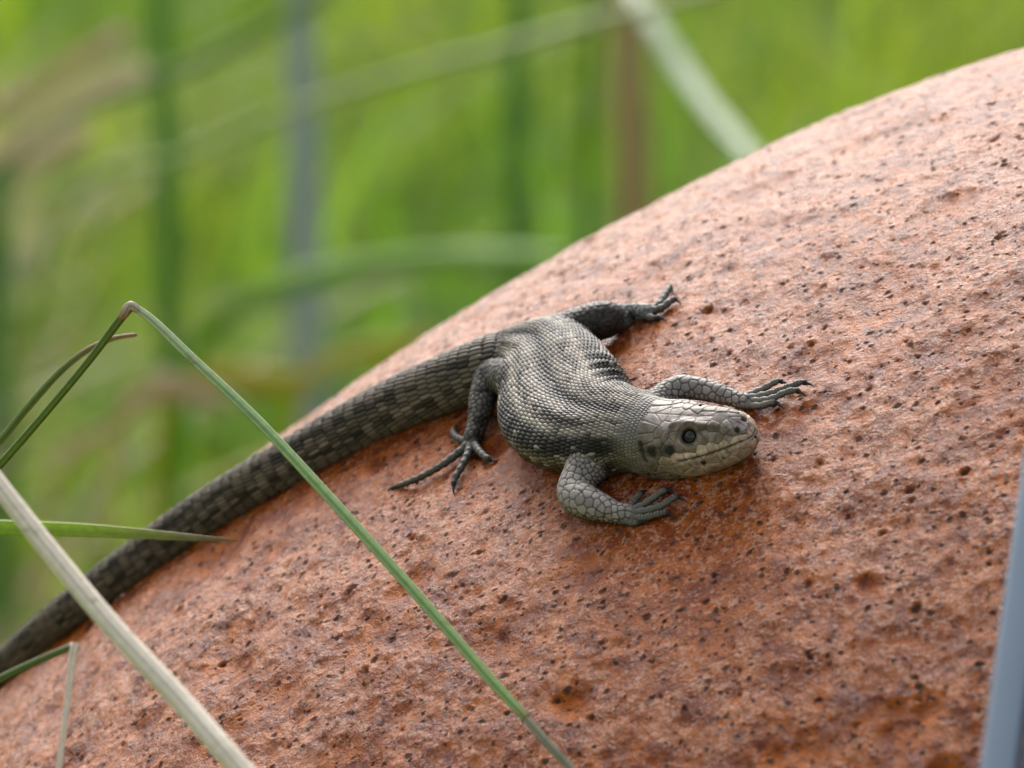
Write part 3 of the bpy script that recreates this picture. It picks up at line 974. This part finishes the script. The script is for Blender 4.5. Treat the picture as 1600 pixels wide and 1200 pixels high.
# straw, pale and dry, nearest the lens on the left
straw = run_down(pz(-420, 300, 500, 14))[::-1] + [pz(-420, 300, 500, 14), pz(-160, 560, 620, 15), pz(0, 762, 700, 15), pz(80, 864, 740, 15.5), pz(180, 984, 800, 16), pz(280, 1092, 860, 17), pz(372, 1198, 930, 18), pz(470, 1310, 960, 17), [*on(580, 1440, 40), 12], [*on(640, 1510, 14), 3]]
to_thing('straw', 'thick pale dry straw crossing the lower left corner in front of the tail', 'straw',
         [strand(straw, [(0, (.80, .73, .57)), (1, (.84, .76, .64))], .8, 30, 8, 0, 9)], mat_blade('straw', trans=.1, rough=.5, streak=.22))
# green stalk bent over at its node
sf_ = lambda px, py, h, r: [*on(px, py, h), r]
z_end = on(890, 1200, 40)[2]
def stemz(py): return 40 + (z_end - 40) * np.clip((py - 480) / 720, 0, 1) ** 1.15
dn = [(203, 477, 5.5), (214, 483, 6.2), (236, 499, 6.8), (300, 560, 7.5), (400, 655, 8), (500, 762, 8.5), (600, 872, 8.5), (700, 985, 8.5), (770, 1066, 8.5), (822, 1122, 7.5)]
down = [pz(x, y, stemz(y), r) for x, y, r in dn]
sheath = [pz(816, 1116, stemz(1116) - 2, 6.5), pz(860, 1166, stemz(1166), 7), pz(900, 1210, stemz(1210), 7), [*on(980, 1300, 22), 7], [*on(1060, 1400, 10), 4], [*on(1100, 1450, 6), 1.5]]
left = [pz(203, 482, 40, 6), pz(190, 496, 30, 6.5), pz(140, 562, 10, 6), pz(70, 646, -20, 6), pz(0, 726, -50, 6.5), pz(-120, 860, -90, 7)]
st = add('bent_stalk', None, 'thin green grass stalk snapped at its top, slanting down across tail and rust', 'grass stalk')
st.location = W(P(203, 480, 40)); bpy.context.view_layer.update()
def stalk_part(name, chunk, mat):
    o = add(name, make_mesh(name, chunk[0], chunk[1], mat, {'tint': chunk[2], 'rib': chunk[3]}), parent=st)
    o.matrix_parent_inverse = st.matrix_world.inverted(); return o
stalk_part('blade', strand(down, [(0, (.42, .40, .30)), (.03, (.44, .54, .32)), (.3, (.36, .52, .24)), (.97, (.34, .50, .20)), (1, (.36, .34, .14))], .55, 18, 5, 0, 5), M_stalk)
stalk_part('sheath', strand(sheath, [(0, (.34, .33, .24)), (1, (.25, .27, .22))], .7, 16, 5, 0, 5), M_stalk)
stalk_part('stem', strand(left + run_down(left[-1]), [(0, (.34, .20, .10)), (.06, (.14, .21, .035)), (1, (.16, .26, .04))], .8, 16, 5, 0, 5, (0, 5)), M_stalk)
stalk_part('node', strand([pz(188, 499, 33, 3), pz(193, 491, 34, 7), pz(202, 478, 40, 7.2), pz(205, 477, 40, 7), pz(214, 483, 41, 6.2), pz(219, 487, 42, 3)], [(0, (.42, .24, .12)), (.5, (.55, .45, .36)), (1, (.42, .40, .30))], .9, 16, 2.5), M_stalk)
# slender stalk arching behind it
to_thing('slender_stalk', 'slender dark green stem with a curled brown tip behind the bent stalk', 'grass stem',
         [strand(run_down(pz(-120, 800, -420, 5))[::-1] + [pz(-120, 800, -420, 5), pz(0, 688, -400, 6), pz(40, 640, -390, 6), pz(100, 575, -380, 5.5), pz(140, 545, -380, 5), pz(180, 528, -380, 4), pz(214, 523, -380, 3)],
                 [(0, (.15, .23, .04)), (.7, (.15, .22, .045)), (.9, (.30, .22, .10)), (1, (.34, .20, .11))], main=(5, -1))], M_stalk)
# narrow green blade pointing right
to_thing('pointed_grass', 'narrow green grass blade with pointed brownish tip reaching right over the tail', 'grass blade',
         [strand(run_down(pz(-200, 822, 380, 13))[::-1] + [pz(-200, 822, 380, 13), pz(-140, 820, 360, 13), pz(0, 824, 330, 12), pz(120, 828, 310, 11), pz(220, 834, 290, 8.5), pz(300, 840, 280, 5.5), pz(350, 843, 270, 3), pz(374, 845, 270, .6)],
                 [(0, (.28, .50, .03)), (.6, (.36, .50, .06)), (.85, (.26, .25, .10)), (1, (.22, .14, .08))], .25, 12, 6, main=(5, -1))], M_leaf)
# small broken stem, green arm and white dry arm
br = add('broken_stem', None, 'small snapped stem, green arm on the left and bleached white arm hanging down', 'broken stem')
br.location = W(P(114, 1010, 500)); bpy.context.view_layer.update()
for nm, chunk in (('green_arm', strand(run_down(pz(-90, 1106, 420, 6))[::-1] + [pz(-90, 1106, 420, 6), pz(0, 1060, 450, 6), pz(60, 1032, 480, 6), pz(112, 1010, 500, 5.5)], [(0, (.13, .22, .05)), (1, (.14, .20, .06))])),
                  ('dry_arm', strand([pz(118, 1005, 502, 8), pz(113, 1030, 505, 6.5), pz(107, 1085, 520, 5.2), pz(100, 1140, 540, 4.8), pz(91, 1210, 560, 5), pz(82, 1290, 585, 5), [*on(76, 1380, 12), 4], [*on(74, 1420, 4), 2]], [(0, (.82, .74, .66)), (.2, (.78, .70, .60)), (.4, (.52, .46, .32)), (1, (.46, .42, .28))]))):
    o = add(nm, make_mesh(nm, chunk[0], chunk[1], M_stalk, {'tint': chunk[2], 'rib': chunk[3]}), parent=br)
    o.matrix_parent_inverse = br.matrix_world.inverted()

# ------------------------------------------------------------------ blue grey bar at the right edge
def bar():
    a = [P(1603, 700, 1050), P(1521, 1280, 1500)]
    ax = unit(a[1] - a[0]); top = a[0] - ax * 60; 
    L = (W(top)[2] + .02) / -(M3 @ ax)[2] / U
    bot = a[0] + ax * L
    side = unit(np.array([1.0, 0, .1]) - ax * (np.array([1.0, 0, .1]) @ ax)); dep = unit(np.cross(side, ax))
    wd, th = 50, 24
    prof = []
    for cx, cy in ((0, 0), (1, 0), (1, 1), (0, 1)):
        for q in range(4):
            ang = {(0, 0): math.pi, (1, 0): 1.5 * math.pi, (1, 1): 0, (0, 1): .5 * math.pi}[(cx, cy)] + q * math.pi / 6
            r = 8
            prof.append((r + cx * (wd - 2 * r) + r * math.cos(ang), r + cy * (th - 2 * r) + r * math.sin(ang)))
    rows = []
    for s_ in np.r_[0, np.linspace(8, L, 30)]:
        k = 1 if s_ > 0 else .96
        rows.append([top + ax * s_ + side * (wd / 2 + (x - wd / 2) * k) - dep * y for x, y in prof])
    rows = [[np.mean(rows[0], 0)] * len(prof)] + rows + [[np.mean(rows[-1], 0)] * len(prof)]
    v = np.array(rows)
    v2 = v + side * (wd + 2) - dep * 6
    return v.reshape(-1, 3), grid_faces(len(v), len(prof)), v2.reshape(-1, 3)
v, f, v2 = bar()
mb = add('metal_bar', make_mesh('metal_bar', v, f, mat_plain('bluegrey_paint', (.15, .20, .265), .6, .25, .12, 60.)), 'blurred blue grey metal bar leaning up the right edge before the rust', 'metal bar')
add('shade_strip', make_mesh('shade_strip', v2, f, mat_plain('navy_shade', (.022, .026, .05), .6, .3)), parent=mb)  # dark navy strip added beside the bar, standing in for its shaded side

# ------------------------------------------------------------------ meadow behind
def at(px, py, dist):
    """world point seen at that pixel, dist metres from the lens"""
    d = ray(px, py)
    return W(EYE + d * (dist / U))
CAMP = W(EYE)

def blades(n_, region, hmin, hmax, wmin, wmax, tint, seedn, lean=.35):
    r = np.random.default_rng(seedn)
    x, y = region(r, n_)
    h = r.uniform(hmin, hmax, n_); w = r.uniform(wmin, wmax, n_)
    az = r.uniform(0, 2 * math.pi, n_); bend = r.uniform(.05, lean * 2, n_) * h
    face = r.uniform(0, math.pi, n_)
    m = 5
    t = np.linspace(0, 1, m)
    cx = x[:, None] + np.cos(az)[:, None] * bend[:, None] * t ** 2
    cy = y[:, None] + np.sin(az)[:, None] * bend[:, None] * t ** 2
    cz = h[:, None] * (t - .18 * t ** 3)
    ww = w[:, None] * np.array([.7, 1, .9, .6, .06]) / 2
    sx, sy = np.cos(face)[:, None] * ww, np.sin(face)[:, None] * ww
    v = np.stack([np.stack([cx - sx, cy - sy, cz], -1), np.stack([cx + sx, cy + sy, cz], -1)], 2)   # n, m, 2, 3
    idx = np.arange(n_ * m * 2).reshape(n_, m, 2)
    f = np.stack([idx[:, :-1, 0], idx[:, :-1, 1], idx[:, 1:, 1], idx[:, 1:, 0]], -1).reshape(-1, 4)
    c = tint(r, x, y, n_)
    c = np.repeat(np.repeat(c[:, None, None], m, 1), 2, 2)
    return v.reshape(-1, 3), f, c.reshape(-1, 3), np.zeros(n_ * m * 2)

def reg_back(r, n_):
    y = .95 + 5.2 * r.random(n_) ** 1.2
    x = r.uniform(-1, 1, n_) * (1.1 + .42 * y)
    return x, y
def reg_side(r, n_):
    x = r.uniform(.42, 1.7, n_) * np.where(r.random(n_) < .5, -1, 1.45); y = r.uniform(-.5, .98, n_)
    return x, y
def tint_green(r, x, y, n_):
    k = noise2(x * 4 + 80, y * 1.6 + 80) + .5
    k2 = r.random(n_)
    a = np.array([.14, .275, .016]); b = np.array([.26, .35, .026]); c = np.array([.12, .245, .035])
    m = np.clip(k * 1.9 - .45 + .3 * (k2 - .5), 0, 1)[:, None]
    out = a * (1 - m) + b * m
    out = np.where((k2 < .2)[:, None], c, out)
    return out * r.uniform(.8, 1.2, n_)[:, None]
M_meadow = mat_blade('meadow_grass', trans=.5, rough=.6)
to_thing('meadow_grass', 'soft green meadow grass filling the background', 'grass', [blades(58000, reg_back, .06, .17, .004, .009, tint_green, 11, .6), blades(900, reg_back, .17, .34, .004, .009, tint_green, 21), blades(7000, reg_side, .03, .11, .004, .008, tint_green, 22, .6)], M_meadow, kind='stuff', world=True)
def reg_dry(r, n_):
    y = .9 + 1.6 * r.random(n_)
    x = -.05 - .10 * y - r.random(n_) * .3 * y
    return x, y
to_thing('dry_grass', 'beige dry grass standing in the meadow at left', 'dry grass',
         [blades(1500, reg_dry, .06, .26, .003, .008, lambda r, x, y, n_: np.array([.42, .34, .20]) * r.uniform(.6, 1.2, n_)[:, None], 12, .9)], M_meadow, kind='stuff', world=True)

FAR = 1.38       # how far back the single stalks stand
def wstrand(nodes, colours, flat=1., around=12, step=.01, root=None):
    """same as strand, but rows are pixel, pixel, distance in metres, apparent half width in pixels;
    root = index (0 or -1) of the end that runs on down to the soil"""
    rows = []
    for px, py, d, r in nodes:
        d = d * FAR
        w = EYE + ray(px, py) * (d / U)
        rows.append([*w, r * d / (FPX * U)])
    if root is not None:
        e = np.array(rows[root]); nb = np.array(rows[1 if root == 0 else -2])
        px, py, d, r = nodes[root]
        g = W(e[:3] + (e[:3] - nb[:3]) * .6); g[2] = -.01
        loc = ((g - ORIGIN) / U) @ M3
        mid = (e[:3] + loc) / 2 + (e[:3] - nb[:3]) * .25
        extra = [[*mid, e[3] * .5], [*loc, e[3] * .45]]
        rows = extra[::-1] + rows if root == 0 else rows + extra
    return strand(rows, colours, flat, around, step / U)
def down_to_ground(px, py, d, r):
    """where a plumb line from that point meets the ground, as a row"""
    w = at(px, py, d)
    g = np.array([w[0], w[1], -.01]); loc = ((g - ORIGIN) / U) @ M3
    return [*loc, r * d / (FPX * U)]
def upright(px_top, py_top, px_bot, py_bot, d, r, colours, name, label, cat, flat=1., mat=None, r_bot=None):
    d = d * FAR
    a = EYE + ray(px_top, py_top) * (d / U); b = EYE + ray(px_bot, py_bot) * (d / U)
    k = r * d / (FPX * U); k2 = (r_bot or r) * d / (FPX * U)
    g = down_to_ground(px_bot, py_bot, d, r_bot or r)
    sway = np.array([random.uniform(-1, 1), 0, 0]) * (0 if name == 'grey_post' else 26)
    rows = [[*a, k], [*(a * .65 + b * .35 + sway), k * .9], [*(a * .3 + b * .7 - sway * .6), k2 * 1.05], [*b, k2], g]
    return to_thing(name, label, cat, [strand(rows, colours, flat, 14, .02 / U)], mat or M_stalk)

upright(462, -260, 482, 560, 1.55, 27, [(0, (.24, .29, .27)), (1, (.21, .26, .25))], 'grey_post', 'blurred slim grey post standing upright in the grass behind the lizard', 'post', 1., mat_plain('grey_post', (.31, .385, .33), .5, .4, .15, 30.))
upright(975, -200, 992, 420, 1.5, 31, [(0, (.46, .36, .16)), (1, (.38, .31, .09))], 'brown_stalk', 'blurred brown dead stalk rising behind the crest of the rust', 'stalk')
upright(250, -150, 262, 420, 1.6, 20, [(0, (.15, .37, .045)), (.5, (.12, .31, .04)), (1, (.17, .38, .05))], 'dark_green_stalk', 'blurred dark green stalk left of the grey post', 'stalk')
upright(806, -200, 812, 420, 1.65, 20, [(0, (.17, .38, .05)), (.6, (.12, .29, .045)), (1, (.13, .32, .045))], 'dark_green_stalk', 'blurred dark green stalk midway between the grey post and brown stalk', 'stalk')
upright(-10, 240, 0, 700, 1.5, 22, [(0, (.12, .30, .06)), (1, (.12, .30, .07))], 'dark_green_stalk', 'blurred dark green stalk at the left edge of the picture', 'stalk')
to_thing('pale_grass', 'blurred pale bluish green blade drooping right from the brown stalk top', 'grass blade',
         [wstrand([(940, -40, 1.30, 12), (985, -25, 1.28, 15), (1010, 20, 1.26, 19), (1060, 100, 1.24, 20), (1110, 170, 1.22, 18), (1165, 235, 1.2, 18), (1215, 300, 1.18, 8)], [(0, (.17, .25, .08)), (.3, (.09, .23, .03)), (1, (.10, .25, .02))], .2, root=0)], M_leaf)
to_thing('pale_stalk', 'blurred thin pale stem slanting from the grey post up to the brown stalk', 'grass stem',
         [wstrand([(100, 330, 1.30, 6), (300, 238, 1.26, 7), (480, 162, 1.22, 8), (640, 112, 1.2, 9), (800, 70, 1.18, 10), (960, 26, 1.16, 11), (1060, 0, 1.15, 10), (1260, -60, 1.14, 8)], [(0, (.20, .36, .03)), (.5, (.22, .38, .05)), (.72, (.40, .50, .22)), (1, (.45, .50, .28))], root=0)], M_stalk)
to_thing('arching_grass', 'blurred bright green blade arching across the foot of the grey post', 'grass blade',
         [wstrand([(300, 560, 1.28, 16), (380, 480, 1.26, 20), (460, 440, 1.24, 22), (560, 420, 1.22, 22), (700, 404, 1.2, 20), (800, 398, 1.18, 16), (900, 398, 1.16, 10)], [(0, (.17, .34, .02)), (1, (.20, .40, .03))], .25, root=0)], M_leaf)
to_thing('slanting_stalk', 'blurred green stem slanting right above the bent stalk towards the grey post', 'grass stem',
         [wstrand([(20, 250, 1.4, 8), (150, 160, 1.4, 9), (280, 110, 1.38, 10), (420, 40, 1.36, 11), (520, -20, 1.35, 11)], [(0, (.13, .28, .04)), (1, (.16, .30, .05))], root=0)], M_stalk)
for k, (q, c, lab) in enumerate([
        ([(-60, 200), (40, 150), (120, 95), (200, 50)], (.58, .47, .32), 'blurred beige dry blade in the top left corner, uppermost of three'),
        ([(-60, 300), (60, 190), (160, 130), (230, 105)], (.70, .60, .43), 'blurred beige dry blade in the top left corner, middle of three'),
        ([(-60, 320), (20, 260), (60, 245), (140, 205)], (.62, .50, .38), 'blurred beige dry blade in the top left corner, lowest of three')]):
    to_thing('dry_grass_leaf', lab, 'dry blade', [wstrand([(x, y, 1.42 + .05 * k, 14) for x, y in q], [(0, c), (1, c)], .25, root=0)], M_leaf, 'dry blades in the top left corner')
for k, (q, c, r, lab) in enumerate([
        ([(190, 650), (235, 610), (290, 600), (350, 640)], (.50, .40, .24), 22, 'blurred brown dead leaf behind the bent stalk, largest one'),
        ([(90, 730), (130, 690), (175, 665)], (.50, .42, .26), 17, 'blurred brown dead leaf lower left of the largest one'),
        ([(280, 580), (350, 588), (430, 600), (500, 590)], (.46, .42, .04), 22, 'blurred olive yellow leaf right of the bent stalk'),
        ([(480, 585), (560, 555), (620, 545), (680, 520)], (.44, .44, .03), 20, 'blurred olive yellow leaf just above the tail')]):
    to_thing('fallen_leaf', lab, 'leaf', [wstrand([(x, y, 1.22 + .04 * k, r if 0 < i < len(q) - 1 else r * .5) for i, (x, y) in enumerate(q)], [(0, c), (1, c)], .2, root=0)], M_leaf)

for o in COL.objects:
    if o.name.startswith('dark_green_stalk'): o['group'] = 'dark green stalks behind the rust'
    if o.name.startswith('fallen_leaf'): o['group'] = 'fading leaves in the background'
